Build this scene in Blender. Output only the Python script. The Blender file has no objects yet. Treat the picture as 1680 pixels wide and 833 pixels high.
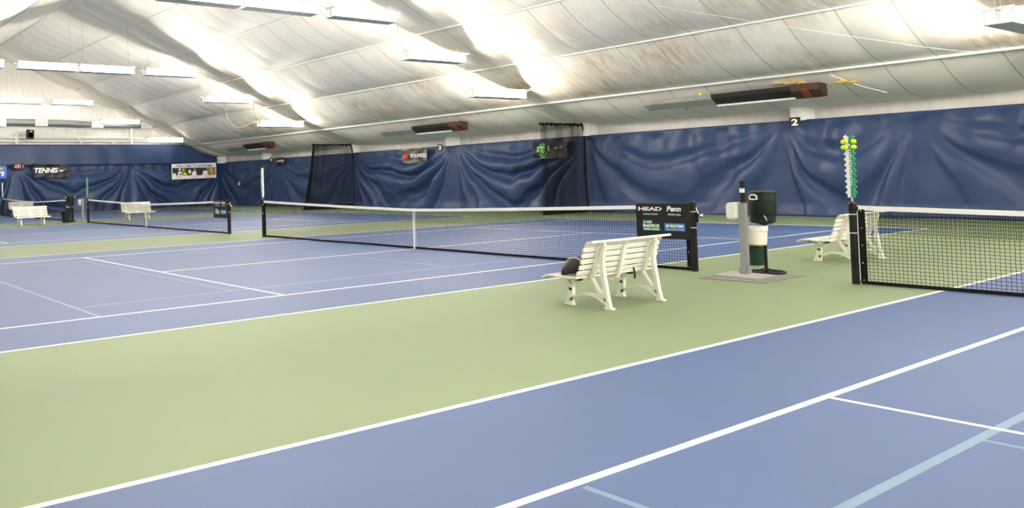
import bpy, math, random
from mathutils import Vector, Matrix, noise
random.seed(7)
C = bpy.context.scene.collection
PI = math.pi
S = bpy.context.scene

# ------------------------------------------------------------------ materials
def new_mat(name):
    m = bpy.data.materials.new(name); m.use_nodes = True
    return m, m.node_tree, m.node_tree.nodes['Principled BSDF']
def pmat(name, col, rough=.5, metal=0., spec=.5, noise_amt=0., noise_scale=8., bump=0., bump_scale=40., alpha=None):
    m, nt, b = new_mat(name)
    b.inputs['Base Color'].default_value = (*col, 1); b.inputs['Roughness'].default_value = rough
    b.inputs['Metallic'].default_value = metal; b.inputs['Specular IOR Level'].default_value = spec
    tc = nt.nodes.new('ShaderNodeTexCoord')
    if noise_amt:
        n = nt.nodes.new('ShaderNodeTexNoise'); n.inputs['Scale'].default_value = noise_scale; n.inputs['Detail'].default_value = 6
        nt.links.new(tc.outputs['Object'], n.inputs['Vector'])
        mx = nt.nodes.new('ShaderNodeMix'); mx.data_type = 'RGBA'
        mx.inputs['A'].default_value = (*[c*(1-noise_amt) for c in col], 1)
        mx.inputs['B'].default_value = (*[min(1, c*(1+noise_amt)) for c in col], 1)
        nt.links.new(n.outputs['Fac'], mx.inputs['Factor']); nt.links.new(mx.outputs['Result'], b.inputs['Base Color'])
    if bump:
        n2 = nt.nodes.new('ShaderNodeTexNoise'); n2.inputs['Scale'].default_value = bump_scale; n2.inputs['Detail'].default_value = 4
        nt.links.new(tc.outputs['Object'], n2.inputs['Vector'])
        bp = nt.nodes.new('ShaderNodeBump'); bp.inputs['Strength'].default_value = bump; bp.inputs['Distance'].default_value = .02
        nt.links.new(n2.outputs['Fac'], bp.inputs['Height']); nt.links.new(bp.outputs['Normal'], b.inputs['Normal'])
    return m
def emat(name, col, strength):
    m, nt, b = new_mat(name)
    b.inputs['Base Color'].default_value = (.9, .9, .9, 1)
    b.inputs['Emission Color'].default_value = (*col, 1); b.inputs['Emission Strength'].default_value = strength
    return m
def srgb(r, g, b):
    f = lambda c: (c/255/12.92 if c/255 <= .04045 else ((c/255+.055)/1.055)**2.4)
    return (f(r), f(g), f(b))

LAMP_STRENGTH = 59.0
M = {}
M['court_green'] = pmat('court_green', (.192, .250, .138), .58, noise_amt=.07, noise_scale=.9, bump=.15, bump_scale=260, spec=.35)
M['court_blue'] = pmat('court_blue', (.053, .096, .228), .55, noise_amt=.10, noise_scale=1.1, bump=.15, bump_scale=260, spec=.4)
M['line_white'] = pmat('line_white', (.80, .80, .78), .55)
M['line_blue'] = pmat('line_blue', (.135, .225, .335), .55)
M['line_faint'] = pmat('line_faint', (.115, .19, .36), .55)
M['curtain'] = pmat('curtain_vinyl', (.026, .050, .128), .42, noise_amt=.06, noise_scale=3., bump=.10, bump_scale=14, spec=.32)
M['white_plastic'] = pmat('white_plastic', (.90, .89, .81), .36, noise_amt=.03, noise_scale=20)
M['white_paint'] = pmat('white_paint', (.82, .82, .79), .4)
M['white_vinyl'] = pmat('white_vinyl', (.84, .84, .82), .5, noise_amt=.04, noise_scale=12)
M['white_cord'] = pmat('white_cord', (.75, .74, .68), .6)
M['black_metal'] = pmat('black_metal', (.006, .006, .007), .5, spec=.25)
M['black_cloth'] = pmat('black_cloth', (.006, .006, .007), .8, spec=.2)
M['black_net'] = pmat('black_net', (.005, .005, .006), .85, spec=.15)
M['black_vinyl'] = pmat('black_vinyl', (.009, .009, .010), .40, spec=.35, bump=.25, bump_scale=9)
M['grey_vinyl'] = pmat('grey_vinyl', (.045, .038, .040), .38, bump=.25, bump_scale=9)
M['grey_metal'] = pmat('grey_metal', (.30, .31, .32), .4, metal=.3, noise_amt=.04)
M['lamp_grey'] = pmat('lamp_grey', (.55, .56, .57), .5)
M['silver'] = pmat('silver', (.50, .50, .48), .33, metal=.6, noise_amt=.25, noise_scale=5, bump=.6, bump_scale=6)
M['galvanized'] = pmat('galvanized', (.26, .28, .29), .42, metal=.5, noise_amt=.1, noise_scale=5)
M['chrome'] = pmat('chrome', (.75, .75, .74), .2, metal=1)
M['dark_grille'] = pmat('dark_grille', (.014, .013, .012), .55, noise_amt=.2)
M['brown_burner'] = pmat('brown_burner', (.055, .022, .012), .5, noise_amt=.25, noise_scale=6)
M['rust'] = pmat('rust', (.15, .032, .012), .6, noise_amt=.3, noise_scale=10)
M['concrete'] = pmat('concrete', (.20, .195, .18), .85, noise_amt=.12, noise_scale=12, bump=.3, bump_scale=60)
M['steel_plate'] = pmat('steel_plate', (.38, .38, .36), .55, noise_amt=.08)
M['cooler_green'] = pmat('cooler_green', (.006, .014, .010), .45, spec=.3)
M['can_green'] = pmat('can_green', (.005, .036, .022), .45, spec=.3)
M['orange'] = pmat('orange', (.55, .22, .04), .6)
M['score_green'] = pmat('score_green', (.02, .27, .13), .45)
M['tennis_ball'] = pmat('tennis_ball', (.62, .80, .03), .8, bump=.3, bump_scale=200)
M['bag'] = pmat('bag', (.012, .010, .009), .6, spec=.3, bump=.3, bump_scale=12)
M['red'] = pmat('red', (.65, .03, .02), .5)
M['logo_red'] = pmat('logo_red', (.70, .04, .03), .5)
M['logo_green'] = pmat('logo_green', (.06, .42, .03), .5)
M['ad_green'] = pmat('ad_green', (.03, .42, .12), .5)
M['ad_blue'] = pmat('ad_blue', (.02, .17, .48), .5)
M['banner_blue'] = pmat('banner_blue', (.03, .13, .60), .5)
M['text_white'] = pmat('text_white', (.85, .85, .85), .5)
M['text_blue'] = pmat('text_blue', (.05, .13, .42), .5)
M['text_grey'] = pmat('text_grey', (.40, .42, .42), .5)
M['insulation'] = pmat('insulation', (.62, .42, .05), .9, noise_amt=.3, noise_scale=15, bump=.6, bump_scale=30)
M['dark_hole'] = pmat('dark_hole', (.012, .010, .008), .9)
M['skin'] = pmat('photo_skin', (.62, .36, .24), .6)
M['photo_dark'] = pmat('photo_dark', (.030, .024, .024), .5)
M['photo_olive'] = pmat('photo_olive', (.22, .22, .05), .6, noise_amt=.5, noise_scale=6)
M['photo_pink'] = pmat('photo_pink', (.42, .18, .24), .6)
M['digit_red'] = emat('digit_red', (1., .20, .16), .75)
M['end_cap'] = emat('lamp_end_cap', (1., .93, .84), 1.0)
M['lens'] = emat('lamp_lens', (1., .92, .81), LAMP_STRENGTH)
M['lens_strong'] = emat('lamp_lens_strong', (1., .92, .81), LAMP_STRENGTH*1.2)
M['lens_dim'] = emat('lamp_lens_dim', (1., .92, .81), LAMP_STRENGTH*.13)

def ceiling_mat():
    m, nt, b = new_mat('ceiling_liner')
    N, L = nt.nodes, nt.links
    tc = N.new('ShaderNodeTexCoord'); sp = N.new('ShaderNodeSeparateXYZ'); L.new(tc.outputs['Object'], sp.inputs[0])
    def math_(op, a, b_=None, c=None):
        n = N.new('ShaderNodeMath'); n.operation = op
        for i, v in enumerate((a, b_, c)):
            if v is None: continue
            if isinstance(v, (int, float)): n.inputs[i].default_value = v
            else: L.new(v, n.inputs[i])
        return n.outputs[0]
    # welded seam lines every 1.24 m
    f = math_('FRACT', math_('DIVIDE', math_('ADD', sp.outputs['Y'], 200*1.24-6.8), 1.24))
    d = math_('ABSOLUTE', math_('SUBTRACT', f, .5))
    seam = math_('GREATER_THAN', d, .5-.017)
    n1 = N.new('ShaderNodeTexNoise'); n1.inputs['Scale'].default_value = .35; n1.inputs['Detail'].default_value = 5; L.new(tc.outputs['Object'], n1.inputs['Vector'])
    n2 = N.new('ShaderNodeTexNoise'); n2.inputs['Scale'].default_value = 3.; n2.inputs['Detail'].default_value = 8
    mp = N.new('ShaderNodeMapping'); mp.inputs['Scale'].default_value = (.5, 2.2, .5); L.new(tc.outputs['Object'], mp.inputs['Vector']); L.new(mp.outputs[0], n2.inputs['Vector'])
    band = N.new('ShaderNodeMapRange'); band.inputs['From Min'].default_value = 6.5; band.inputs['From Max'].default_value = 11.5; L.new(sp.outputs['X'], band.inputs['Value'])
    band2 = N.new('ShaderNodeMapRange'); band2.inputs['From Min'].default_value = 14.6; band2.inputs['From Max'].default_value = 13.6; L.new(sp.outputs['X'], band2.inputs['Value'])
    r1 = N.new('ShaderNodeMapRange'); r1.inputs['From Min'].default_value = .42; r1.inputs['From Max'].default_value = .66; L.new(n1.outputs['Fac'], r1.inputs['Value'])
    r2 = N.new('ShaderNodeMapRange'); r2.inputs['From Min'].default_value = .25; r2.inputs['From Max'].default_value = .75; L.new(n2.outputs['Fac'], r2.inputs['Value'])
    st = math_('MULTIPLY', math_('MULTIPLY', band.outputs[0], band2.outputs[0]), math_('MULTIPLY', r1.outputs[0], r2.outputs[0]))
    st = math_('MULTIPLY', st, 1.05)
    mx = N.new('ShaderNodeMix'); mx.data_type = 'RGBA'; mx.inputs['A'].default_value = (.88, .845, .78, 1); mx.inputs['B'].default_value = (.48, .36, .22, 1)
    L.new(st, mx.inputs['Factor'])
    mx2 = N.new('ShaderNodeMix'); mx2.data_type = 'RGBA'; mx2.inputs['B'].default_value = (.52, .48, .38, 1)
    L.new(math_('MULTIPLY', seam, .8), mx2.inputs['Factor']); L.new(mx.outputs['Result'], mx2.inputs['A'])
    L.new(mx2.outputs['Result'], b.inputs['Base Color'])
    b.inputs['Roughness'].default_value = .5; b.inputs['Specular IOR Level'].default_value = .35
    bp = N.new('ShaderNodeBump'); bp.inputs['Strength'].default_value = .25; bp.inputs['Distance'].default_value = .03
    L.new(n2.outputs['Fac'], bp.inputs['Height']); L.new(bp.outputs['Normal'], b.inputs['Normal'])
    return m
M['ceiling'] = ceiling_mat()
def band_mat():
    m, nt, b = new_mat('wall_liner'); N, L = nt.nodes, nt.links
    tc = N.new('ShaderNodeTexCoord')
    mp = N.new('ShaderNodeMapping'); mp.inputs['Scale'].default_value = (3, 3, .25); L.new(tc.outputs['Object'], mp.inputs['Vector'])
    n = N.new('ShaderNodeTexNoise'); n.inputs['Scale'].default_value = 1.4; n.inputs['Detail'].default_value = 6; L.new(mp.outputs[0], n.inputs['Vector'])
    cr = N.new('ShaderNodeMix'); cr.data_type = 'RGBA'; cr.inputs['A'].default_value = (.60, .57, .52, 1); cr.inputs['B'].default_value = (.82, .81, .78, 1)
    L.new(n.outputs['Fac'], cr.inputs['Factor']); L.new(cr.outputs['Result'], b.inputs['Base Color'])
    b.inputs['Roughness'].default_value = .5
    bp = N.new('ShaderNodeBump'); bp.inputs['Strength'].default_value = .4; bp.inputs['Distance'].default_value = .04
    L.new(n.outputs['Fac'], bp.inputs['Height']); L.new(bp.outputs['Normal'], b.inputs['Normal'])
    return m
M['wall_liner'] = band_mat()
def gable_mat():
    m, nt, b = new_mat('gable_sheeting'); N, L = nt.nodes, nt.links
    tc = N.new('ShaderNodeTexCoord')
    n = N.new('ShaderNodeTexNoise'); n.inputs['Scale'].default_value = .7; n.inputs['Detail'].default_value = 4; n.inputs['Distortion'].default_value = 1.2
    mp = N.new('ShaderNodeMapping'); mp.inputs['Rotation'].default_value = (0, .7, 0); mp.inputs['Scale'].default_value = (2.4, 1, .7)
    L.new(tc.outputs['Object'], mp.inputs['Vector']); L.new(mp.outputs[0], n.inputs['Vector'])
    b.inputs['Base Color'].default_value = (.62, .61, .58, 1); b.inputs['Roughness'].default_value = .30
    bp = N.new('ShaderNodeBump'); bp.inputs['Strength'].default_value = .8; bp.inputs['Distance'].default_value = .12
    L.new(n.outputs['Fac'], bp.inputs['Height']); L.new(bp.outputs['Normal'], b.inputs['Normal'])
    return m
M['gable'] = gable_mat()

# ------------------------------------------------------------------ mesh helpers
class MB:
    def __init__(s): s.v = []; s.f = []; s.mi = []
    def add(s, vs, fs, mi=0):
        o = len(s.v); s.v += [tuple(x) for x in vs]; s.f += [tuple(i+o for i in f) for f in fs]; s.mi += [mi]*len(fs); return s
    def box(s, c, d, mi=0, rz=0., mat=None):
        x, y, z = d[0]/2, d[1]/2, d[2]/2
        vs = [Vector(p) for p in ((-x,-y,-z),(x,-y,-z),(x,y,-z),(-x,y,-z),(-x,-y,z),(x,-y,z),(x,y,z),(-x,y,z))]
        R = mat or Matrix.Rotation(rz, 3, 'Z')
        vs = [R @ p + Vector(c) for p in vs]
        return s.add(vs, [(0,3,2,1),(4,5,6,7),(0,1,5,4),(1,2,6,5),(2,3,7,6),(3,0,4,7)], mi)
    def tube(s, pts, r, n=8, mi=0, cap=True):
        pts = [Vector(p) for p in pts]; rs = r if isinstance(r, (list, tuple)) else [r]*len(pts)
        rings = []; up = None
        for i, p in enumerate(pts):
            t = (pts[min(i+1, len(pts)-1)] - pts[max(i-1, 0)])
            t = t.normalized() if t.length > 1e-9 else Vector((0,0,1))
            if up is None or abs(up.dot(t)) > .98: up = Vector((0,0,1)) if abs(t.z) < .9 else Vector((1,0,0))
            a = t.cross(up).normalized(); b = a.cross(t).normalized(); up = b
            rings.append([p + (a*math.cos(k*2*PI/n) + b*math.sin(k*2*PI/n))*rs[i] for k in range(n)])
        o = len(s.v); vs = [q for R in rings for q in R]; fs = []
        for i in range(len(pts)-1):
            for k in range(n):
                fs.append((i*n+k, i*n+(k+1)%n, (i+1)*n+(k+1)%n, (i+1)*n+k))
        if cap: fs += [tuple(range(n))[::-1], tuple((len(pts)-1)*n+k for k in range(n))]
        return s.add(vs, fs, mi)
    def lathe(s, prof, c=(0,0,0), n=28, mi=0, sq=1.):
        vs = []; fs = []
        for (r, z) in prof:
            for k in range(n):
                a = 2*PI*k/n; vs.append((c[0]+r*math.cos(a), c[1]+r*math.sin(a)*sq, c[2]+z))
        for i in range(len(prof)-1):
            for k in range(n): fs.append((i*n+k, i*n+(k+1)%n, (i+1)*n+(k+1)%n, (i+1)*n+k))
        fs += [tuple(range(n))[::-1], tuple((len(prof)-1)*n+k for k in range(n))]
        return s.add(vs, fs, mi)
    def sphere(s, c, r, n=16, m=10, mi=0, sc=(1,1,1)):
        vs = [(c[0], c[1], c[2]-r*sc[2])]; fs = []
        for i in range(1, m):
            a = -PI/2 + PI*i/m
            for k in range(n):
                b = 2*PI*k/n; vs.append((c[0]+r*sc[0]*math.cos(a)*math.cos(b), c[1]+r*sc[1]*math.cos(a)*math.sin(b), c[2]+r*sc[2]*math.sin(a)))
        vs.append((c[0], c[1], c[2]+r*sc[2])); T = len(vs)-1
        for k in range(n): fs.append((0, 1+(k+1)%n, 1+k)); fs.append((T, T-n+k, T-n+(k+1)%n))
        for i in range(m-2):
            for k in range(n): fs.append((1+i*n+k, 1+i*n+(k+1)%n, 1+(i+1)*n+(k+1)%n, 1+(i+1)*n+k))
        return s.add(vs, fs, mi)
    def prism(s, poly, f0, f1, mi=0):
        """poly: 2-D points; f0, f1 map a 2-D point to each end"""
        n = len(poly); vs = [f0(*p) for p in poly] + [f1(*p) for p in poly]
        fs = [tuple(range(n))[::-1], tuple(range(n, 2*n))] + [(i, (i+1)%n, n+(i+1)%n, n+i) for i in range(n)]
        return s.add(vs, fs, mi)
    def build(s, name, mats, parent=None, smooth=False, bevel=0., auto=None):
        me = bpy.data.meshes.new(name); me.from_pydata(s.v, [], s.f); me.update()
        for m in (mats if isinstance(mats, (list, tuple)) else [mats]): me.materials.append(m)
        if any(s.mi): me.polygons.foreach_set('material_index', s.mi)
        import bmesh
        bm = bmesh.new(); bm.from_mesh(me); bmesh.ops.recalc_face_normals(bm, faces=bm.faces)
        if bevel:
            bmesh.ops.bevel(bm, geom=list(bm.edges), offset=bevel, segments=2, affect='EDGES', clamp_overlap=True)
        bm.to_mesh(me); bm.free()
        if smooth:
            me.polygons.foreach_set('use_smooth', [True]*len(me.polygons))
            if auto: me.set_sharp_from_angle(angle=math.radians(auto))
        o = bpy.data.objects.new(name, me); C.objects.link(o)
        if parent: o.parent = parent
        return o
def thing(name, label, cat, loc=(0,0,0), rz=0., group=None):
    o = bpy.data.objects.new(name, None); C.objects.link(o); o.location = loc; o.rotation_euler = (0, 0, rz)
    o.empty_display_size = .1
    o['label'] = label; o['category'] = cat
    if group: o['group'] = group
    return o
def tag(o, label, cat, group=None, kind=None):
    o['label'] = label; o['category'] = cat
    if group: o['group'] = group
    if kind: o['kind'] = kind
    return o
def struct(o): o['kind'] = 'structure'; return o
def dup(o, loc, rz=None, label=None):
    r = o.copy(); C.objects.link(r); r.location = loc
    if rz is not None: r.rotation_euler = (0, 0, rz)
    if label: r['label'] = label
    for ch in list(o.children):
        c = ch.copy(); C.objects.link(c); c.parent = r
        for g in list(ch.children):
            d = g.copy(); C.objects.link(d); d.parent = c
    return r
def cr(pts, n=6):
    """Catmull-Rom through points"""
    P = [Vector(p) for p in pts]; out = []
    for i in range(len(P)-1):
        p0, p1, p2, p3 = P[max(i-1,0)], P[i], P[i+1], P[min(i+2,len(P)-1)]
        for k in range(n):
            t = k/n
            out.append(.5*((2*p1)+(p2-p0)*t+(2*p0-5*p1+4*p2-p3)*t*t+(3*p1-p0-3*p2+p3)*t**3))
    out.append(P[-1]); return out
_tc = {}
def letters(name, body, mat, parent, origin, ax, up, h, width=None, bold=.0, shear=0., lift=0., bend=None, thick=.002, label=None):
    """lettering as a mesh: origin = lower-left corner, ax/up = unit vectors, h = cap height, width = total width"""
    cu = bpy.data.curves.new('t', 'FONT'); cu.body = body; cu.size = 1.; cu.offset = bold; cu.shear = shear; cu.resolution_u = 3
    cu.extrude = 0; cu.fill_mode = 'FRONT'
    ob = bpy.data.objects.new('t', cu); C.objects.link(ob)
    dg = bpy.context.evaluated_depsgraph_get(); me = bpy.data.meshes.new_from_object(ob.evaluated_get(dg))
    bpy.data.objects.remove(ob)
    xs = [v.co.x for v in me.vertices]; ys = [v.co.y for v in me.vertices]
    x0, x1, y0, y1 = min(xs), max(xs), min(ys), max(ys)
    caps = y1 - y0
    sy = h/caps; sx = (width/(x1-x0)) if width else sy
    ax = Vector(ax); up = Vector(up); nrm = ax.cross(up)
    mb = MB(); n = len(me.vertices)
    vs = []
    for layer in (0, 1):
        for v in me.vertices:
            a = (v.co.x-x0)*sx; b = (v.co.y-y0)*sy
            p = Vector(origin) + ax*a + up*b
            dd = bend(p) if bend else 0.
            vs.append(p + nrm*(lift + dd + thick*layer))
    fs = [tuple(p.vertices)[::-1] for p in me.polygons] + [tuple(i+n for i in p.vertices) for p in me.polygons]
    cnt = {}
    for p in me.polygons:
        q = list(p.vertices)
        for a, b in zip(q, q[1:]+q[:1]): cnt[(a, b)] = 1
    for (a, b) in cnt:
        if (b, a) not in cnt: fs.append((a, b, b+n, a+n))
    mb.add(vs, fs); bpy.data.meshes.remove(me)
    o = mb.build(name, mat, parent)
    if label: o['label'] = label
    return o

# ------------------------------------------------------------------ camera (measured from the court lines)
fpx, cx, cy, X0, Y0, Z0, yaw, pit, rol = 1310.3, 402.36, 263.0, -12.8017, -4.1064, 1.6225, 1.0227, .0277, -.0286
F = Vector((math.cos(yaw)*math.cos(pit), math.sin(yaw)*math.cos(pit), math.sin(pit)))
R = Vector((math.sin(yaw), -math.cos(yaw), 0)); U = R.cross(F)
R2 = R*math.cos(rol) + U*math.sin(rol); U2 = -R*math.sin(rol) + U*math.cos(rol)
cam = bpy.data.cameras.new('camera'); co = bpy.data.objects.new('camera', cam); C.objects.link(co)
mw = Matrix((R2, U2, -F)).transposed().to_4x4(); mw.translation = (X0, Y0, Z0); co.matrix_world = mw
cam.sensor_fit = 'HORIZONTAL'; cam.sensor_width = 36.; cam.lens = fpx/1680*36.
cam.shift_x = (840-cx)/1680; cam.shift_y = -(416.5-cy)/1680; cam.clip_end = 300; cam.clip_start = .05
S.camera = co

# ------------------------------------------------------------------ court layout
OFF = {'A': -10.97, 'B': 4.04, 'C': 18.84, 'D': 33.7}      # y of each court's near doubles sideline
WX = 16.55                                                # far backdrop curtain
WY = 47.5                                                 # end backdrop curtain
rects = []                                                # (x0,x1,y0,y1,mat) later ones win
for k, o in OFF.items():
    rects.append((-11.885, 11.885, o, o+10.97, 'court_blue'))
for k, o in OFF.items():
    c = o+5.485; lb = 'line_blue' if k == 'A' else 'line_faint'
    for s in (1, -1):
        for xx in (2.134, 6.72): rects.append((s*xx-.02, s*xx+.02, c-3.2, c+3.2, lb))
        rects.append((s*9.17-.025, s*9.17+.025, o+1.43, o+9.54, 'line_blue'))
    for yy in (c-3.2, c+3.2): rects.append((-9.15, 9.15, yy-.028, yy+.028, lb))
    for yy in (o+1.372, o+9.598): rects.append((-11.885, 11.885, yy-.028, yy+.028, 'line_white'))
    for s in (1, -1): rects.append((s*6.40-.025, s*6.40+.025, o+1.35, o+9.62, 'line_white'))
    rects.append((-6.40, 6.40, c-.025, c+.025, 'line_white'))
    for s in (1, -1):
        rects.append((s*11.885-.05, s*11.885+.05, o-.025, o+10.995, 'line_white'))
        rects.append((min(s*11.785, s*11.885), max(s*11.785, s*11.885), c-.025, c+.025, 'line_white'))
    for yy in (o, o+10.97): rects.append((-11.93, 11.93, yy-.028, yy+.028, 'line_white'))
xs = sorted(set([-17.2, 17.2] + [r[i] for r in rects for i in (0, 1)])); ys = sorted(set([-15.3, 48.6] + [r[i] for r in rects for i in (2, 3)]))
fm = ['court_green', 'court_blue', 'line_white', 'line_blue', 'line_faint']
mb = MB(); idx = {}
for i, x in enumerate(xs):
    for j, y in enumerate(ys): idx[i, j] = len(mb.v); mb.v.append((x, y, 0))
for i in range(len(xs)-1):
    for j in range(len(ys)-1):
        mx_, my_ = (xs[i]+xs[i+1])/2, (ys[j]+ys[j+1])/2; m = 'court_green'
        for r in rects:
            if r[0] < mx_ < r[1] and r[2] < my_ < r[3]: m = r[4]
        mb.f.append((idx[i,j], idx[i+1,j], idx[i+1,j+1], idx[i,j+1])); mb.mi.append(fm.index(m))
fl = struct(mb.build('floor', [M[k] for k in fm]))

# ------------------------------------------------------------------ roof
def sstep(a, b, x):
    t = min(1, max(0, (x-a)/(b-a))); return t*t*(3-2*t)
PX = [0, 2.8, 5.6, 8.4, 11.2, 14.0, 16.75]
PZ = [10.53, 9.42, 8.24, 7.00, 5.75, 4.45, 3.55]
SAG = [.17, .19, .21, .21, .20, .20]
FRAMES = (-12.6, 2.02, 16.85, 31.72, 46.1)
def roof_z(x, y=None):
    a = abs(x)
    for i in range(6):
        if a <= PX[i+1] or i == 5:
            t = (a-PX[i])/(PX[i+1]-PX[i]); z = PZ[i]*(1-t)+PZ[i+1]*t; tt = min(1, max(0, t))
            s_ = SAG[i]*4*tt*(1-tt)*((1-.6*math.exp(-(min(abs(y-f) for f in FRAMES)/1.7)**2)) if y is not None else 1)
            if y is None: z -= s_
            else:
                fd = min(abs(y-f) for f in FRAMES)          # a raised fabric strip follows each frame
                up = .35*(1-sstep(.45, .75, fd)); lip = 0.
                z -= s_*(1-up) + .05*lip*(1-up); z += .04*up
                w = tt*(1-tt)*4
                z -= .034*w*(1-up)*abs(math.sin(PI*(y-6.8)/1.24))**.8
                z += .05*w*noise.noise(Vector((x*.5, y*.35, 3.)))
                z += .010*w*noise.noise(Vector((x*1.5, y*4., 9.)))
            return z
def roof(name, sx):
    mb = MB(); nx, ny = 48, 8*52; y0, y1 = 6.8-1.24*18, 6.8+1.24*34
    y1 = 48.2
    ylist = []
    k = -18
    while True:
        b = 6.8+1.24*k
        for q in range(8): ylist.append(b+1.24*q/8)
        k += 1
        if ylist[-1] > y1: break
    for f in FRAMES: ylist += [f+e*q for e in (-1, 1) for q in (.46, .50, .54, .58, .62, .66, .70)]
    ylist = sorted(y for y in ylist if -15.4 < y < y1) + [y1]
    xl = [PX[i]+(PX[i+1]-PX[i])*q/8 for i in range(6) for q in range(8)] + [PX[6]]
    W = len(ylist)
    for x in xl:
        for y in ylist: mb.v.append((sx*x, y, roof_z(x, y)))
    for i in range(len(xl)-1):
        for j in range(W-1): mb.f.append((i*W+j, i*W+j+1, (i+1)*W+j+1, (i+1)*W+j)); mb.mi.append(0)
    o = mb.build(name, M['ceiling'], smooth=True, auto=24)
    return struct(o)
roof('ceiling', 1); roof('ceiling', -1)
# purlin tubes
n_trim = 0
for sx in (1, -1):
    for i in range(0 if sx == 1 else 1, 6):
        mb = MB(); r = .028 if i < 5 else .045
        if i == 5: r = .038
        mb.tube([(sx*PX[i], y, PZ[i]-.03) for y in (-15, 0, 16, 32, 47.9)], r, 8)
        n_trim += 1; struct(mb.build('trim_%d' % n_trim, M['white_vinyl'], smooth=True))

# ------------------------------------------------------------------ walls
def wall(name, mat, pts):
    mb = MB(); mb.add(pts, [tuple(range(len(pts)))]); return struct(mb.build(name, mat))
mb = MB()     # liner band above the backdrop, sewn in panels
ylist = [-15.3+i*.1 for i in range(int(63.6/.1)+1)]
def band_x(y):
    q = ((y-3.38)/1.24) % 1.0
    return 16.78 - .05*math.sin(PI*q)**.5 + .015*noise.noise(Vector((y*3, 0, 1)))
for z in (0, 2.9, 3.2, 3.5, 3.75):
    for y in ylist: mb.v.append((band_x(y)+(.03 if z < 3 else 0), y, z))
W = len(ylist)
for i in range(4):
    for j in range(W-1): mb.f.append((i*W+j, i*W+j+1, (i+1)*W+j+1, (i+1)*W+j)); mb.mi.append(0)
struct(mb.build('wall_right', M['wall_liner'], smooth=True, auto=20))
prof = [(sx*PX[i], PZ[i]+.25) for sx, rng in ((-1, range(6, 0, -1)), (1, range(0, 7))) for i in rng]
wall('wall_left', M['gable'], [(17.2, 48.15, 0), (-17.2, 48.15, 0)] + [(x, 48.15, z) for x, z in prof])
wall('wall_front', M['wall_liner'], [(-17.2, -15.25, 0), (17.2, -15.25, 0)] + [(x, -15.25, z) for x, z in prof[::-1]])
wall('wall_back', M['wall_liner'], [(-16.85, -15.3, 0), (-16.85, 48.5, 0), (-16.85, 48.5, 3.8), (-16.85, -15.3, 3.8)])
# fabric wrapped posts standing out of the liner band
for y in (1.6, 8.85, 16.75, 24.35, 32.0, 41.3):
    n_trim += 1; mb = MB()
    w = .13
    mb.prism([(16.30, y-w), (16.30, y+w), (16.8, y+w+.02), (16.8, y-.42), (16.72, y-.40), (16.34, y-w-.02)], lambda a, b: (a, b, 3.14), lambda a, b: (a, b, 3.78))
    struct(mb.build('trim_%d' % n_trim, M['white_vinyl'], bevel=.012))
n_trim += 1; mb = MB(); mb.box((16.35, 46.95, 3.33), (.5, .55, .5)); mb.box((16.1, 46.95, 3.2), (.03, .4, .06))
struct(mb.build('trim_%d' % n_trim, M['white_vinyl'], bevel=.015))

# ------------------------------------------------------------------ backdrop curtains
def sstep(a, b, x):
    t = min(1, max(0, (x-a)/(b-a))); return t*t*(3-2*t)
def swag(s, z, hangs, H, amp=.10, nf=2.4, seed=0., vert=0.):
    for a, b in zip(hangs, hangs[1:]):
        if a <= s <= b: break
    L = (b-a)/2; u = (s-a)/L-1; au = abs(u)
    dn = (H-z)/H
    e = max(.03, 1-au**1.7)
    t = dn/e
    w = .16*noise.noise(Vector((s*.40, z*.5, seed)))+.05*noise.noise(Vector((s*1.3, z*1.0, seed+4)))
    tc = 1.5*math.tanh(t/1.5)
    ph = 2*PI*nf*(tc**.85+w)
    near = (1-au)*L; dist = math.hypot(near, H-z)
    A = amp*min(1, dist/2.0)*sstep(.02, .40, dn)*(1-.75*sstep(1.4, 3.2, t))*(1+.6*noise.noise(Vector((s*.3, z*.3, seed+8))))
    wv = math.sin(ph)
    d = A*(1-abs(wv)**.9 if wv < 0 else 1+.25*wv)
    # upright folds below the hanging points
    d += .05*sstep(1.2, 3., t)*sstep(.0, .5, dn)*math.sin(s*5.2+1.5*noise.noise(Vector((s*.7, z*.25, seed+3))))*(.6+noise.noise(Vector((s*.5, z*.3, seed+1))))
    if vert: d += vert*sstep(1.0, .15, dn)*sstep(.0, .12, dn)*math.sin(s*4.4+2.2*noise.noise(Vector((s*.6, z*.15, seed+9))))*(.7+noise.noise(Vector((s*.6, z*.2, seed+2))))
    # gathers along the top edge
    d += .022*math.exp(-dn*2.6)*math.sin(s*7.+3*noise.noise(Vector((s*.8, 0, seed))))
    d += .05*noise.noise(Vector((s*.35, z*.5, seed+2))) + .012*noise.noise(Vector((s*2.5, z*2.0, seed+6)))
    # slack lying towards the floor
    d += .10*sstep(.45, 0, z)*(1+.9*noise.noise(Vector((s*1.1, 0, seed+5))))
    return d + .05
def curtain(name, s0, s1, H, hangs, place, label, ds=.055, nz=52, ztop=None, seed=0., amp=.1, nf=2.4, zmin=0.0, vert=0.):
    mb = MB(); ns = max(2, int((s1-s0)/ds)); 
    for i in range(ns+1):
        s = s0+(s1-s0)*i/ns; top = ztop(s) if ztop else H
        for k in range(nz+1):
            q = k/nz; z = zmin+(top-zmin)*(1-(1-q)**1.0)
            mb.v.append(place(s, z, max(.01, swag(s, z, hangs, H, amp, nf, seed, vert))))
    W = nz+1
    for i in range(ns):
        for k in range(nz): mb.f.append((i*W+k, (i+1)*W+k, (i+1)*W+k+1, i*W+k+1)); mb.mi.append(0)
    o = mb.build(name, M['curtain'], smooth=True)
    md = o.modifiers.new('thick', 'SOLIDIFY'); md.thickness = .004; md.offset = 0
    return tag(o, label, 'curtain', 'blue backdrop curtains')
HR = 3.16
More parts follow.
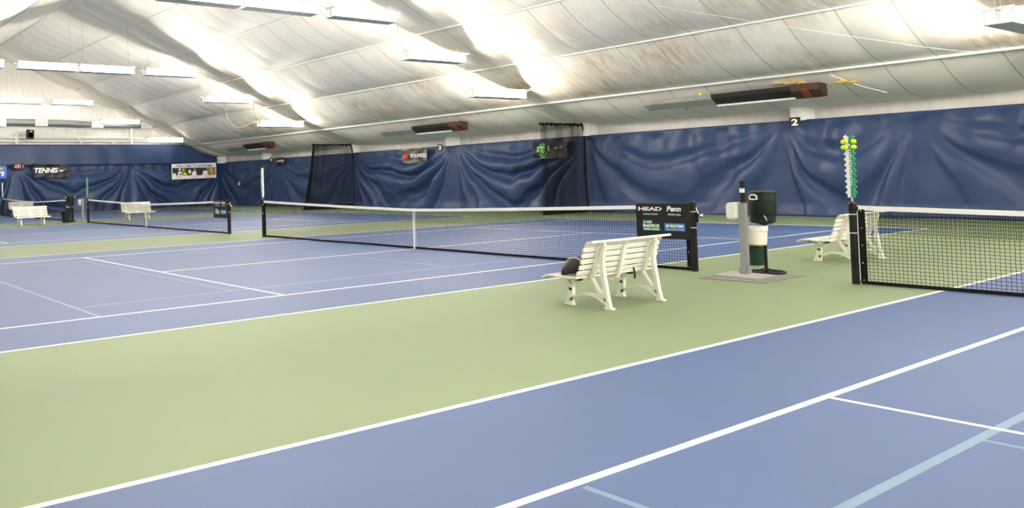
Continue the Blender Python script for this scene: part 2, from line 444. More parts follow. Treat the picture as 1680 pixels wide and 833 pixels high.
rhang = [-20, -9.3, -1.8, 5.75, 9.3, 16.95, 24.1, 31.9, 39.6, 47.8]
pr_ = lambda s, z, d: (WX-d, s, z)
for s0, s1, lab, sd in [(-14.9, 1.6, 'blue vinyl backdrop curtain at far right, behind the net with the ball-topped scorekeeper', 1.),
                        (1.6, 16.85, 'blue vinyl backdrop curtain below number 2, behind the water cooler stand', 2.),
                        (16.85, 31.9, 'blue vinyl backdrop curtain in deep swags below number 3', 3.),
                        (31.9, 47.6, 'dark blue backdrop curtain in the far corner with the small wall plate', 4.)]:
    curtain('backdrop_curtain', s0, s1, HR, rhang, pr_, lab, seed=sd, amp=(.32, .16, .30, .14)[int(sd)-1], nf=(2.0, 2.0, 3.2, 3.)[int(sd)-1], vert=(0, .12, .0, .03)[int(sd)-1])
pg_ = lambda s, z, d: (s, WY+.25-d, z)
ztg = lambda s: min(3.22, roof_z(s)-.1)
ghang = [-18, -12, -5.5, 1.35, 9.4, 16.6]
curtain('backdrop_curtain', -16.4, 16.7, 3.22, ghang, pg_, 'blue vinyl backdrop curtain on the end wall, below the welcome banner', seed=5., amp=.28, ds=.07, nf=2.8, ztop=ztg)
ztg2 = lambda s: max(3.12, min(4.5, roof_z(s)-.08))
mb = MB(); ns = 420; nz = 12
for i in range(ns+1):
    s = -16.3+32.6*i/ns; top = ztg2(s)
    for k in range(nz+1):
        q = k/nz; z = 3.10+(top-3.10)*q
        d = .03+.045*(.6-.4*q)*math.sin(s*3.1+2.5*noise.noise(Vector((s*.5, z*.5, 2))))+.06*noise.noise(Vector((s*.6, z*.8, 7)))
        mb.v.append((s, WY+.02-d, z))
W = nz+1
for i in range(ns):
    for k in range(nz): mb.f.append((i*W+k, (i+1)*W+k, (i+1)*W+k+1, i*W+k+1)); mb.mi.append(0)
o = mb.build('curtain_valance', M['curtain'], smooth=True)
md = o.modifiers.new('thick', 'SOLIDIFY'); md.thickness = .004; md.offset = 0
tag(o, 'blue vinyl valance strip above the end wall curtain, under the white duct', 'curtain', 'blue backdrop curtains')

# ------------------------------------------------------------------ lamps
def lamp_parts(t, lens, L=2.75):
    top, bot, h = .42, .24, .30
    mb = MB()
    mb.box((0, 0, .012), (L, 2*top, .024)); mb.box((0, 0, -.13), (L-.06, .10, .24))
    for e in (-1, 1): mb.box((e*(L/2-.10), 0, .055), (.05, .5, .05))
    mb.build('housing', M['white_paint'], t)
    for s in (-1, 1):
        mb = MB(); t0 = .035
        pr = [(s*(bot+.015), -.004), (s*(bot+.015-t0), -.004), (s*(bot-t0), -h+.02), (s*bot, -h+.02)]
        mb.prism(pr, lambda a, b: (-L/2+.03, a, b), lambda a, b: (L/2-.03, a, b)); mb.mi[-1] = 1
        mb.build('lens', [M['white_paint'], lens], t)
    mb = MB(); mb.box((0, 0, -h+.008), (L-.04, 2*bot, .016)); mb.build('bottom_pan', M['lamp_grey'], t)
    for e in (-1, 1):
        x0 = e*(L/2-.16)
        mb = MB(); mb.prism([(bot-.03, -.004), (bot-.05, -h+.02), (-bot+.05, -h+.02), (-bot+.03, -.004)], lambda a, b: (x0, a, b), lambda a, b: (x0+e*.02, a, b)); mb.build('end_cap', M['end_cap'], t)
ROWS = [(2.02, 'the near bench'), (16.85, 'the second net end'), (31.75, 'the far benches'), (46.3, 'the end wall'), (-12.6, 'the nearest court edge')]
SEG = [(0.05, 2.85, 7.17), (3.42, 6.20, 7.17), (6.72, 9.50, 5.94), (9.95, 12.80, 4.72)]
ORD = ['innermost', 'second', 'third', 'outermost']
lamp0 = None; protos = {}
for y, rn in ROWS:
    for sx in (1, -1):
        for k, (a, b, z) in enumerate(SEG):
            lab = '%s tube light %s, in the row over %s' % (ORD[k], 'right of the ridge' if sx > 0 else 'left of the ridge', rn)
            loc = (sx*(a+b)/2, y, z+.15)
            if (y == 16.85 and sx < 0 and k == 2): continue
            if y not in protos:
                t = thing('tube_light', lab, 'light', loc, group='hanging tube lights')
                if lamp0 is None or y > 46 or y < 0: lamp_parts(t, M['lens_dim' if y > 46 else 'lens_strong' if y < 0 else 'lens']); lamp0 = t
                else: bpy.data.objects.remove(t); t = dup(lamp0, loc, label=lab)
                protos[y] = lamp0
            else: t = dup(protos[y], loc, label=lab)
            for ch in list(t.children):
                if ch.name.startswith(('hanger', 'power')): bpy.data.objects.remove(ch)
            for e in (-1, 1):       # cables reach the sloping roof, so every lamp has its own pair
                px = e*1.15; zt = roof_z(loc[0]+px)-loc[2]-.01
                mb = MB(); mb.tube([(px, 0, .06), (px, 0, zt)], .006, 5); mb.build('hanger_cable', M['lamp_grey'], t)
            if k and sx > 0:
                zz = SEG[k-1][2]-z
                p = [(-1.30, 0, .05), (-1.42, 0, .0+zz*.02), (-1.62, .02, .02+zz*.35), (-1.72, 0, .05+zz)]
                mb = MB(); mb.tube(cr(p, 5), .010, 5); mb.build('power_cord', M['lamp_grey'], t)
# the long white cord looping down to one lamp
CABLE = [(8.0, 31.85, 5.98), (8.06, 31.9, 5.69), (8.15, 31.9, 5.12), (8.5, 31.9, 4.64), (8.98, 31.85, 4.55), (9.44, 31.78, 4.72), (9.95, 31.72, 4.93)]
mb = MB(); mb.tube(cr(CABLE, 8), .016, 6)
tag(mb.build('power_cable', M['white_cord'], smooth=True), 'white power cable looping down from the ceiling to a far tube light', 'cable')

mb = MB(); mb.tube(cr([(6.9, 12.2, 7.45), (8.51, 10.1, 6.70), (10.57, 7.14, 5.62), (13.19, 4.04, 4.55), (13.95, 3.15, 4.40)], 5), .006, 5)
tag(mb.build('ceiling_wire', M['lamp_grey'], smooth=True), 'thin wire strung across the stained roof bay near the upper right', 'wire')

# ------------------------------------------------------------------ heaters
def heater(t, ghost=False):
    # local: length along -y (0 = left end seen from the court), x = away from the court
    prof = [(-.22, .20), (-.16, .06), (.16, -.13), (.24, -.12), (.10, .14)]
    f = lambda yy: (lambda a, b: (a, yy, b))
    mb = MB(); n = 14
    for i in range(n):
        y0, y1 = -2.35*i/n, -2.35*(i+1)/n
        j = lambda: 0
        w0, w1 = .02*noise.noise(Vector((i*1.7, 0, 0))), .02*noise.noise(Vector(((i+1)*1.7, 0, 0)))
        mb.prism(prof, lambda a, b, w0=w0, y0=y0: (a+w0, y0, b+w0), lambda a, b, w1=w1, y1=y1: (a+w1, y1, b+w1))
    mb.build('reflector', M['silver'], t)
    mb = MB(); mb.prism(prof, f(-2.36), f(-4.75)); mb.build('tube_section', M['silver'] if ghost else M['dark_grille'], t)
    mb = MB(); mb.prism([(.14, -.135), (.17, -.19), (.25, -.18), (.25, -.12)], f(-2.36), f(-4.85)); mb.build('lip', M['white_paint'], t)
    mb = MB(); mb.prism([(-.26, .22), (-.22, .02), (.10, -.20), (.28, -.16), (.22, .20)], f(-4.76), f(-5.55)); mb.build('burner_box', M['brown_burner'], t, bevel=.012)
    mb = MB(); mb.prism([(-.235, .09), (-.14, .0), (.06, -.15), (.02, -.165), (-.18, -.02), (-.25, .06)], lambda a, b: (a-.03, -5.05, b-.02), lambda a, b: (a-.03, -5.25, b-.02)); mb.build('vent', M['rust'], t)
    for yy in (-1.3, -3.4):
        mb = MB(); mb.box((.2, yy, -.155), (.012, .03, .09)); mb.build('bracket', M['black_metal'], t)
ht = thing('infrared_heater', 'long radiant tube heater under the roof edge left of number 2', 'heater', (14.42, 12.75, 3.90), group='radiant heaters under the roof edge'); heater(ht)
dup(ht, (14.42, 27.0, 3.90), label='long radiant tube heater under the roof edge above number 3')
dup(ht, (14.42, 42.8, 3.90), label='farthest radiant tube heater under the roof edge, near the corner')
mb = MB()
for p, sc in [((14.30, 8.05, 4.20), (.9, 2.2, .45)), ((14.36, 7.75, 4.17), (.8, 1.5, .4)), ((14.32, 8.4, 4.23), (.7, 1.4, .35))]: mb.sphere(p, .085, 10, 7, sc=sc)
o = mb.build('torn_insulation', M['insulation'], smooth=True); tag(o, 'yellow insulation bulging from a tear left of the heater end', 'insulation')
mb = MB()
for p, sc in [((14.42, 6.75, 4.08), (.9, 2.6, .5)), ((14.45, 6.45, 4.05), (.8, 1.6, .5))]: mb.sphere(p, .08, 10, 7, sc=sc)
o = mb.build('torn_insulation', M['insulation'], smooth=True); tag(o, 'yellow insulation showing under a torn flap right of the heater end', 'insulation')
mb = MB(); mb.prism([(14.15, 6.9), (14.75, 6.35), (15.2, 5.9), (14.6, 6.6)], lambda a, b: (a, b, roof_z(a, b)-.10+.08*(14.7-a)), lambda a, b: (a, b, roof_z(a, b)-.085+.08*(14.7-a)))
tag(mb.build('torn_flap', M['white_vinyl']), 'torn white liner flap hanging right of the heater end', 'flap')
mb = MB(); mb.sphere((14.42, 10.85, 4.17), .05, 12, 8); tag(mb.build('tennis_ball', M['tennis_ball'], smooth=True), 'yellow tennis ball lodged above the long heater left of number 2', 'ball')

# ------------------------------------------------------------------ end wall fittings
t = thing('air_duct', 'long silver air duct high on the white end wall', 'duct', (.7, 47.5, 5.9))
mb = MB(); mb.tube(cr([(0, 0, .02), (3.6, 0, .0), (5.0, 0, -.04), (5.6, 0, -.06)], 4), [.24]*9+[.22, .21, .20, .20], 18)
mb.tube([(5.5, 0, -.06), (9.6, 0, -.08)], .19, 18); mb.build('pipe', M['galvanized'], t, smooth=True, auto=40)
mb = MB(); mb.box((-.35, 0, 0), (.8, .6, .55)); mb.build('end_box', M['white_paint'], t, bevel=.01)
for xx, zz in ((2.35, .0), (6.2, -.06), (9.85, -.07)):
    mb = MB(); mb.box((xx, -.20, zz), (.82, .14, .42)); g = mb.build('register', M['white_paint'], t, bevel=.01)
    mb = MB()
    for q in range(12):
        if q in (5, 6): continue
        mb.box((xx-.33+q*.06, -.275, zz), (.028, .02, .30))
    mb.build('grille', M['lamp_grey'], g)
for xx in (2.2, 9.35):
    pass
t = thing('wall_speaker', 'black loudspeaker on the end wall above the curtain', 'speaker', (2.2, 47.0, 4.85))
mb = MB(); mb.box((0, 0, .28), (.46, .34, .58), mat=Matrix.Rotation(.08, 3, 'Y')); mb.build('cabinet', M['black_metal'], t, bevel=.03)
mb = MB(); mb.lathe([(.0, 0), (.12, 0), (.15, .02), (.17, .02)], n=24); o = mb.build('woofer', M['dark_grille'], t, smooth=True); o.rotation_euler = (PI/2, 0, 0); o.location = (.0, -.165, .22)
mb = MB(); mb.lathe([(.0, 0), (.05, 0), (.09, .02)], n=20); o = mb.build('tweeter', M['lamp_grey'], t, smooth=True); o.rotation_euler = (PI/2, 0, 0); o.location = (.02, -.165, .43)
mb = MB(); mb.box((-.26, .12, .1), (.2, .1, .1)); mb.build('wall_bracket', M['white_paint'], t, bevel=.01)
# steel frame of the end wall showing above the valance
for pts, r in [([(-16, 47.85, 4.98), (15.6, 47.85, 4.98)], .10), ([(-16, 47.85, 4.72), (15.6, 47.85, 4.72)], .06), ([(1.55, 47.75, 4.3), (1.55, 47.75, 5.2)], .11), ([(9.6, 47.75, 4.3), (9.6, 47.75, 6.4)], .10),
               ([(5.6, 47.7, 4.95), (5.9, 47.6, 4.55)], .05), ([(8.0, 47.7, 4.7), (8.3, 47.6, 4.5)], .05)]:
    n_trim += 1; mb = MB(); mb.tube(pts, r, 4); struct(mb.build('trim_%d' % n_trim, M['white_paint']))

# ------------------------------------------------------------------ banners and signs
AX = {'right': (Vector((0, -1, 0)), Vector((-1, 0, 0))), 'end': (Vector((1, 0, 0)), Vector((0, -1, 0)))}
UP = Vector((0, 0, 1))
def wave(side, seed, amp, fr=3.):
    ax, nn = AX[side]
    return lambda p: amp*(noise.noise(Vector((p.dot(ax)*fr, p.z*fr*1.3, seed))))
def banner(name, mat, t, side, org, w, h, wv, skew=0., nx=26, nz=14, thick=.006):
    ax, nn = AX[side]; mb = MB()
    for L in (0, 1):
        for i in range(nx+1):
            for k in range(nz+1):
                p = Vector(org) + ax*(w*i/nx) + UP*(h*k/nz+skew*i/nx)
                mb.v.append(p + nn*(wv(p)-thick*(1-L)))
    W = nz+1; N = (nx+1)*W
    for i in range(nx):
        for k in range(nz):
            q = (i*W+k, (i+1)*W+k, (i+1)*W+k+1, i*W+k+1)
            mb.f += [tuple(a+N for a in q), q[::-1]]; mb.mi += [0, 0]
    loop = [i*W for i in range(nx+1)] + [nx*W+k for k in range(1, W)] + [i*W+nz for i in range(nx-1, -1, -1)] + [k for k in range(nz-1, 0, -1)]
    for a, b in zip(loop, loop[1:]+loop[:1]): mb.f.append((a, b, b+N, a+N)); mb.mi.append(0)
    return mb.build(name, mat, t, smooth=True, auto=40)
def shape2d(name, mat, parent, side, polys, bend, lift=.004, thick=.004, label=None):
    """flat printed shapes given as polygons of (along, z) in world coordinates of the banner plane"""
    ax, nn = AX[side]; mb = MB()
    for base, poly in polys:
        vs0 = [base + ax*a + UP*b for a, b in poly]
        vs = [p + nn*(bend(p)+lift) for p in vs0]; vt = [p + nn*(bend(p)+lift+thick) for p in vs0]
        n = len(poly); mb.add(vs+vt, [tuple(range(n))[::-1], tuple(range(n, 2*n))] + [(i, (i+1)%n, n+(i+1)%n, n+i) for i in range(n)])
    o = mb.build(name, mat, parent)
    if label: o['label'] = label
    return o
def circ(cx_, cz_, r, n=16, sx=1.): return [(cx_+r*sx*math.cos(2*PI*k/n), cz_+r*math.sin(2*PI*k/n)) for k in range(n)]
# number plates
def plate(num, y, lab, z=2.92):
    t = thing('court_number_plate', lab, 'sign', (0, 0, 0), group='court number plates')
    wv = lambda p: 0.
    org = Vector((16.17, y+.15, z)); banner('panel', M['black_vinyl'], t, 'right', org, .32, .32, wv, nx=2, nz=2, thick=.02)
    letters('number', num, M['text_white'], t, org + Vector((-.002, -.06, .05)), AX['right'][0], UP, .22, .20, bold=.03, lift=.002)
    return t
plate('2', 8.80, 'small black square plate with a white 2 at the curtain top')
plate('3', 24.75, 'small black square plate with a white 3 at the curtain top')
plate('4', 40.05, 'small black square plate with a white 4 near the far corner')
# string-brand banner with the red emblem (two sizes)
def red_banner(y, z, w, h, mat, lab, sd, tx):
    t = thing('hanging_banner', lab, 'banner', (0, 0, 0), group='dark banners with a red emblem')
    wv = wave('right', sd, .05, 2.5); org = Vector((16.20, y, z)); ax, nn = AX['right']
    banner('sheet', mat, t, 'right', org, w, h, wv)
    k = h/.77
    em = [(org, [(w*.05, h*.55), (w*.10, h*.72), (w*.20, h*.74), (w*.20, h*.62), (w*.13, h*.58)]), (org, [(w*.05, h*.53), (w*.13, h*.50), (w*.20, h*.52), (w*.26, h*.36), (w*.18, h*.32), (w*.08, h*.36)]),
          (org, [(w*.15, h*.57), (w*.22, h*.57), (w*.26, h*.50), (w*.22, h*.46), (w*.15, h*.53)])]
    shape2d('emblem', M['logo_red'], t, 'right', em, wv)
    letters('lettering', 'SOLINCO', M['text_white'], t, org + ax*(w*tx) + UP*(h*.38), ax, UP, h*.25, w*(.97-tx), bold=.035, lift=.008, bend=wv)
red_banner(27.55, 2.38, 1.87, .76, M['grey_vinyl'], 'creased dark banner with red emblem and white lettering left of number 3', 11., .36)
red_banner(39.72, 2.73, 1.2, .46, M['black_vinyl'], 'small flat black banner with red emblem next to number 4', 12., .32)
# black banner with green emblem
t = thing('hanging_banner', 'shiny black banner with green emblem in front of the gathered divider net', 'banner')
wv = wave('right', 21., .07, 2.2); org = Vector((16.10, 19.1, 2.24)); ax, nn = AX['right']; w, h = 1.72, .80
banner('sheet', M['black_vinyl'], t, 'right', org, w, h, wv, skew=.06)
polys = []
for (a, b, r1, k0, k1) in [(.52, .56, .20, 20, 330), (.52, .28, .20, 200, 520)]:
    n = 22
    outer = [(a+r1*1.05*math.cos(math.radians(k0+(k1-k0)*i/n)), b+r1*.75*math.sin(math.radians(k0+(k1-k0)*i/n))) for i in range(n+1)]
    inner = [(a+r1*.5*math.cos(math.radians(k0+(k1-k0)*i/n)), b+r1*.3*math.sin(math.radians(k0+(k1-k0)*i/n))) for i in range(n+1)]
    for i in range(n): polys.append((org, [outer[i], outer[i+1], inner[i+1], inner[i]]))
shape2d('emblem', M['logo_green'], t, 'right', polys, wv)
polys = [(org, [(.49, .26), (.55, .26), (.56, .40), (.54, .58), (.50, .58), (.48, .40)]), (org, [(.40, .52), (.66, .52), (.64, .57), (.42, .57)])]
for sgn in (-1, 1):
    c0 = .53+sgn*.27
    for q in range(3): polys.append((org, [(c0-.05*sgn, .36+.08*q), (c0+.05*sgn, .38+.08*q), (c0+.06*sgn, .41+.08*q), (c0-.03*sgn, .40+.08*q)]))
polys.append((org, [(.40, .07), (.66, .08), (.66, .11), (.40, .10)]))
shape2d('emblem_detail', M['text_white'], t, 'right', polys, wv, lift=.009)
polys = []
for q, (a, b, c, d) in enumerate([(1.10, .47, 1.22, .50), (1.14, .42, 1.17, .55), (1.24, .46, 1.34, .49), (1.36, .48, 1.52, .52), (1.42, .43, 1.45, .58), (1.12, .44, 1.20, .46)]):
    polys.append((org, [(a, b), (c, b+.01), (c, d), (a, d-.01)]))
shape2d('script_mark', M['text_grey'], t, 'right', polys, wv, lift=.006)
# TENNIS banner on the end wall
t = thing('hanging_banner', 'black banner reading TENNIS with a white swoosh on the end wall', 'banner')
wv = wave('end', 31., .07, 2.0); ax, nn = AX['end']; org = Vector((2.38, WY-.36, 2.34)); w, h = 2.38, .90
banner('sheet', M['black_vinyl'], t, 'end', org, w, h, wv, skew=-.08)
letters('lettering', 'TENNIS', M['text_white'], t, org + ax*.10 + UP*.28, ax, UP, .34, 1.58, bold=.035, shear=.25, lift=.012, bend=wv)
sw = [(1.72, .50), (1.78, .40), (1.86, .37), (1.98, .40), (2.26, .56), (2.0, .46), (1.88, .45), (1.81, .47), (1.80, .53)]
sw = [(a, b-.02) for a, b in sw]
shape2d('swoosh', M['text_white'], t, 'end', [(org, [sw[0], sw[1], sw[2], sw[6], sw[7]]), (org, [sw[2], sw[3], sw[5], sw[6]]), (org, [sw[3], sw[4], sw[5]])], wv, lift=.012)
# digital clock
t = thing('digital_clock', 'red digital clock hung on the end wall left of the TENNIS banner', 'clock', (1.03, WY-.30, 2.92))
mb = MB(); mb.box((.42, -.03, .15), (.86, .08, .32)); mb.build('case', M['black_metal'], t, bevel=.01)
mb = MB()
seg = {'a': (0, 1, 1, 1), 'g': (0, .5, 1, .5), 'd': (0, 0, 1, 0), 'f': (0, .5, 0, 1), 'b': (1, .5, 1, 1), 'e': (0, 0, 0, .5), 'c': (1, 0, 1, .5)}
DG = {'1': 'bc', '2': 'abged', '0': 'abcdef'}
for dgt, xx in (('1', .10), ('2', .26), ('0', .43), ('1', .60)):
    for q in DG[dgt]:
        a, b, c, d = seg[q]; x0, x1, z0, z1 = xx+.11*a, xx+.11*c, .06+.19*b, .06+.19*d
        mb.box(((x0+x1)/2, -.075, (z0+z1)/2), (abs(x1-x0)+.016, .008, abs(z1-z0)+.016))
mb.build('digits', M['digit_red'], t)
# blue banner cut by the left edge of the view
t = thing('hanging_banner', 'blue banner with white lettering left of the red clock', 'banner')
wv = wave('end', 41., .02, 2.); org = Vector((-1.45, WY-.30, 2.31)); w, h = 2.15, .82
banner('sheet', M['banner_blue'], t, 'end', org, w, h, wv)
letters('lettering', 'Penn', M['text_white'], t, org + ax*.2 + UP*.16, ax, UP, .42, 1.80, bold=.03, shear=.2, lift=.008, bend=wv)
shape2d('ball_mark', M['insulation'], t, 'end', [(org, circ(1.82, .63, .09, sx=1.3))], wv, lift=.006)
# welcome banner
t = thing('hanging_banner', 'wide white photo banner reading WELCOME TO SPORTIME! on the end wall', 'banner')
wv = wave('end', 51., .03, 1.2); org = Vector((12.30, WY-.42, 1.98)); w, h = 3.62, 1.10
banner('sheet', M['white_vinyl'], t, 'end', org, w, h, wv, skew=.06)
letters('lettering', 'WELCOME TO SPORTIME!', M['text_blue'], t, org + ax*.36 + UP*.86, ax, UP, .19, 2.95, bold=.02, lift=.007, bend=wv)
P = lambda *q: (org, list(q))
shape2d('photo_strip', M['photo_dark'], t, 'end', [P((.05+.25*i, .27), (.30+.25*i, .27), (.30+.25*i, .82), (.05+.25*i, .82)) for i in range(11)], wv)
shape2d('photo_foliage', M['photo_olive'], t, 'end', [P((2.80, .27), (3.56, .27), (3.56, .84), (2.80, .82)), P((.82, .5), (1.1, .5), (1.1, .8), (.82, .8))], wv, lift=.006)
shape2d('figure_skin', M['skin'], t, 'end', [(org, circ(.62, .62, .085, sx=1.)), (org, circ(1.85, .64, .085)), (org, circ(3.2, .62, .12)), P((1.85, .44), (2.22, .46), (2.22, .52), (1.88, .52))], wv, lift=.010)
shape2d('figure_white', M['text_white'], t, 'end', [P((.44, .27), (.84, .27), (.80, .52), (.66, .56), (.50, .52)), P((1.55, .27), (1.98, .27), (1.94, .54), (1.66, .56)), P((2.44, .27), (2.90, .27), (2.88, .58), (2.56, .60)), P((.53, .66), (.72, .66), (.70, .78), (.56, .78)), P((.06, .27), (.34, .27), (.30, .44), (.08, .44))], wv, lift=.013)
shape2d('figure_dark', M['text_blue'], t, 'end', [P((.58, .30), (.78, .30), (.78, .42), (.56, .40)), P((1.76, .70), (1.95, .70), (1.93, .79), (1.78, .79))], wv, lift=.016)
shape2d('figure_pink', M['photo_pink'], t, 'end', [P((3.12, .27), (3.44, .27), (3.40, .50), (3.2, .50))], wv, lift=.016)
for q in ((org, circ(.92, .66, .05)), (org, circ(1.47, .52, .06)), P((.9, .30), (1.18, .30), (1.18, .46), (.9, .46))): shape2d('photo_ball', M['tennis_ball'], t, 'end', [q], wv, lift=.013)
shape2d('caption', M['text_grey'], t, 'end', [P((a, b), (a+l, b), (a+l, b+.035), (a, b+.035)) for a, b, l in ((.34, .17, .5), (.38, .08, .42), (1.56, .19, .56), (1.64, .09, .42), (2.70, .19, .72), (2.76, .09, .56))], wv, lift=.006)
# wall plate
t = thing('wall_plate', 'small tan switch plate showing through the corner curtain', 'plate', (16.25, 44.4, 1.42))
mb = MB(); mb.box((0, 0, .14), (.05, .26, .28)); mb.build('cover', pmat('tan', (.42, .30, .22), .6), t, bevel=.008)
mb = MB(); mb.box((-.03, -.03, .12), (.02, .07, .14)); mb.build('switch', M['white_paint'], t)

# ------------------------------------------------------------------ tennis nets
def net_top(y, c, hw=6.399, e=1.07, m=.914):
    a = abs(y-c)/hw; return m+(e-m)*a**1.25
def make_net(off, lab, cell=.046, wire=.0028, detail=True):
    c = off+5.485; y0, y1 = off-.86, off+10.97+.86
    t = thing('tennis_net', lab, 'net', (0, c, 0), group='tennis nets')
    n = int((y1-y0-.1)/cell); mb = MB()
    sag = lambda y, z: .03*noise.noise(Vector((y*.8, z*2, off)))+.012*noise.noise(Vector((y*4, z*4, off)))
    zr = lambda y, q: .035+(net_top(y, c)-.06-.035)*q
    def wob(y, z): return .006*noise.noise(Vector((y*3, z*5, off+3))), .006*noise.noise(Vector((y*3, z*5, off+8)))
    nq = 21
    for i in range(n+1):
        y = y0+.05+(y1-y0-.1)*i/n
        pts = []
        for k in range(0, nq+1, 3):
            q = k/nq; z = zr(y, q); a, b = wob(y, z); pts.append((sag(y, z), y-c+a, z+b))
        mb.tube(pts, wire, 3, cap=False)
    for k in range(1, nq):
        q = k/nq; pts = []
        for i in range(0, n+1, 3):
            y = y0+.05+(y1-y0-.1)*i/n; z = zr(y, q); a, b = wob(y, z); pts.append((sag(y, z), y-c+a, z+b))
        mb.tube(pts, wire, 3, cap=False)
    # doubled upper rows
    for i in range(n):
        y = y0+.05+(y1-y0-.1)*(i+.45)/n
        mb.tube([(sag(y, zr(y, q))-.02, y-c, zr(y, q)) for q in (.70, .85, 1.)], wire, 3, cap=False)
    for k in range(15, 22):
        q = (k-.35)/nq
        mb.tube([(sag(y, zr(y, q))-.02, y-c, zr(y, q)) for y in [y0+.05+(y1-y0-.1)*i/n for i in range(0, n+1, 4)]], wire, 3, cap=False)
    mb.build('net_mesh', M['black_net'], t)
    # headband, side bands, bottom band
    ny = 60; mb = MB()
    for i in range(ny):
        a, b = y0+(y1-y0)*i/ny, y0+(y1-y0)*(i+1)/ny
        za, zb = net_top(a, c), net_top(b, c); hb = .062
        wa, wb = .004*noise.noise(Vector((a*2, 0, off))), .004*noise.noise(Vector((b*2, 0, off)))
        sa, sb = .015*noise.noise(Vector((a*.8, 2, off))), .015*noise.noise(Vector((b*.8, 2, off)))
        mb.prism([(-.012, 0), (.012, 0), (.012, -hb), (-.012, -hb)], lambda p, q: (p+sa, a-c, za+q+wa), lambda p, q: (p+sb, b-c, zb+q+wb))
    mb.build('headband', M['white_vinyl'], t)
    for s, yy in ((1, y0), (-1, y1)):
        mb = MB(); mb.box((0, yy-c+s*.03, .52), (.02, .075, 1.0)); mb.build('side_band', M['black_cloth'], t)
    mb = MB()
    for i in range(ny):
        a, b = y0+(y1-y0)*i/ny, y0+(y1-y0)*(i+1)/ny
        sa, sb = .05*noise.noise(Vector((a*.5, 2, off+3))), .05*noise.noise(Vector((b*.5, 2, off+3)))
        mb.prism([(-.008, .004), (.008, .004), (.008, .05), (-.008, .05)], lambda p, q: (p+sa, a-c, q), lambda p, q: (p+sb, b-c, q))
    mb.build('bottom_band', M['black_cloth'], t)
    mb = MB(); mb.box((-.02, 0, .457), (.006, .05, .914)); mb.box((.02, 0, .457), (.006, .05, .914)); mb.box((0, 0, .915), (.046, .05, .006)); mb.build('center_strap', M['white_vinyl'], t)
    mb = MB()
    for s, yy in ((1, y0), (-1, y1)):
        for q in range(5): mb.sphere((-.014, yy-c+s*.03, .06+q*.235), .010, 8, 6)
    mb.build('grommets', M['chrome'], t, smooth=True)
    return t
make_net(OFF['A'], 'tennis net at right whose far post carries the scorekeeper with balls')
make_net(OFF['B'], 'tennis net in the middle, with white centre strap and black sign at right', wire=.0023)
make_net(OFF['C'], 'tennis net of the third court, standing behind and left of the middle net', wire=.0017)
make_net(OFF['D'], 'farthest tennis net at far left in front of the end wall', wire=.0017)

def net_post(y, side, lab, crank=False, grey=False):
    """side: +1 when the net lies towards +y"""
    t = thing('net_post', lab, 'post', (0, y, 0), group='net posts')
    mb = MB(); mb.lathe([(.046, 0), (.046, 1.06), (.040, 1.09), (.02, 1.10)], n=18); mb.build('tube', M['black_metal'], t, smooth=True, auto=40)
    mb = MB(); mb.lathe([(.052, .985), (.056, 1.02), (.05, 1.10), (.02, 1.125)], n=18); mb.build('cap', M['black_metal'], t, smooth=True, auto=40)
    for z in (.69, .945):
        mb = MB(); mb.lathe([(.0475, 0), (.0475, .012)], n=18, c=(0, 0, z)); mb.build('tie', M['white_cord'], t)
    mb = MB(); mb.tube([(0, side*.055, .06), (0, side*.055, 1.0)], .009, 6); mb.build('lacing_rod', M['white_paint'], t)
    mb = MB(); mb.tube([(0, 0, 1.075), (0, side*.12, 1.06)], .006, 6); mb.build('net_cable', M['white_cord'], t)
    if crank:
        mb = MB(); mb.box((-.0, -side*.05, .86), (.05, .05, .16)); mb.tube([(0, -side*.05, .9), (0, -side*.10, .9)], .014, 8); mb.build('winch', M['black_metal'], t, bevel=.004)
        mb = MB(); mb.tube([(0, -side*.02, 1.10), (0, -side*.07, .96), (0, -side*.09, .92)], .010, 6); mb.build('winch_strap', M['white_cord'], t)
        mb = MB(); mb.sphere((0, -side*.135, .885), .032, 14, 10); mb.build('crank_knob', M['chrome'], t, smooth=True)
    return t
net_post(.93, -1, 'black net post at right, under the scorekeeper with yellow balls')
net_post(OFF['B']-.914, 1, 'black net post with crank knob beside the large black sign', crank=True)
net_post(OFF['B']+11.884, -1, 'black net post at the left end of the middle net')
net_post(OFF['C']-.914, 1, 'black net post with knob at the right end of the third net', crank=True)
net_post(OFF['C']+11.884, -1, 'black net post beside the grey station post at far left')
net_post(OFF['D']-.914, 1, 'black net post behind the far water cooler', crank=True)
net_post(OFF['D']+11.884, -1, 'farthest black net post at the left edge, near the end wall')

# score towers on the posts
def tower(y, lab, mirror=1, all_white=False):
    t = thing('scorekeeper', lab, 'scoreboard', (0, y, 1.09), group='scorekeepers on the net posts')
    mb = MB(); mb.tube([(0, 0, -.02), (0, 0, .10)], .012, 8); mb.box((0, 0, .012), (.07, .07, .02)); mb.build('stem', M['chrome'], t, bevel=.002)
    for s, mt, nm in ((1, 'white_paint', 'white_side'), (-1, 'white_paint' if all_white else 'score_green', 'green_side')):
        s *= mirror
        mb = MB(); mb.box((0, s*.020, .51), (.05, .038, .84))
        for k in range(11):
            z = .13+k*.076
            mb.prism([(s*.038, z), (s*.038, z+.058), (s*.064, z+.036), (s*.064, z+.022)], lambda a, b: (-.018, a, b), lambda a, b: (.018, a, b))
        o = mb.build('number_column', M[mt], t)
        o['label'] = 'white number column' if mt == 'white_paint' else 'green number column'
    mb = MB()
    for k in range(16):
        z = .27+k*.036
        mb.box((-.029, -mirror*(.012+.004*(k % 3)), z), (.003, .012+.006*(k % 2), .022))
    mb.build('markings', M['text_white'], t)
    return t
tower(.93, 'white and green scorekeeper holding yellow balls on the right net post')
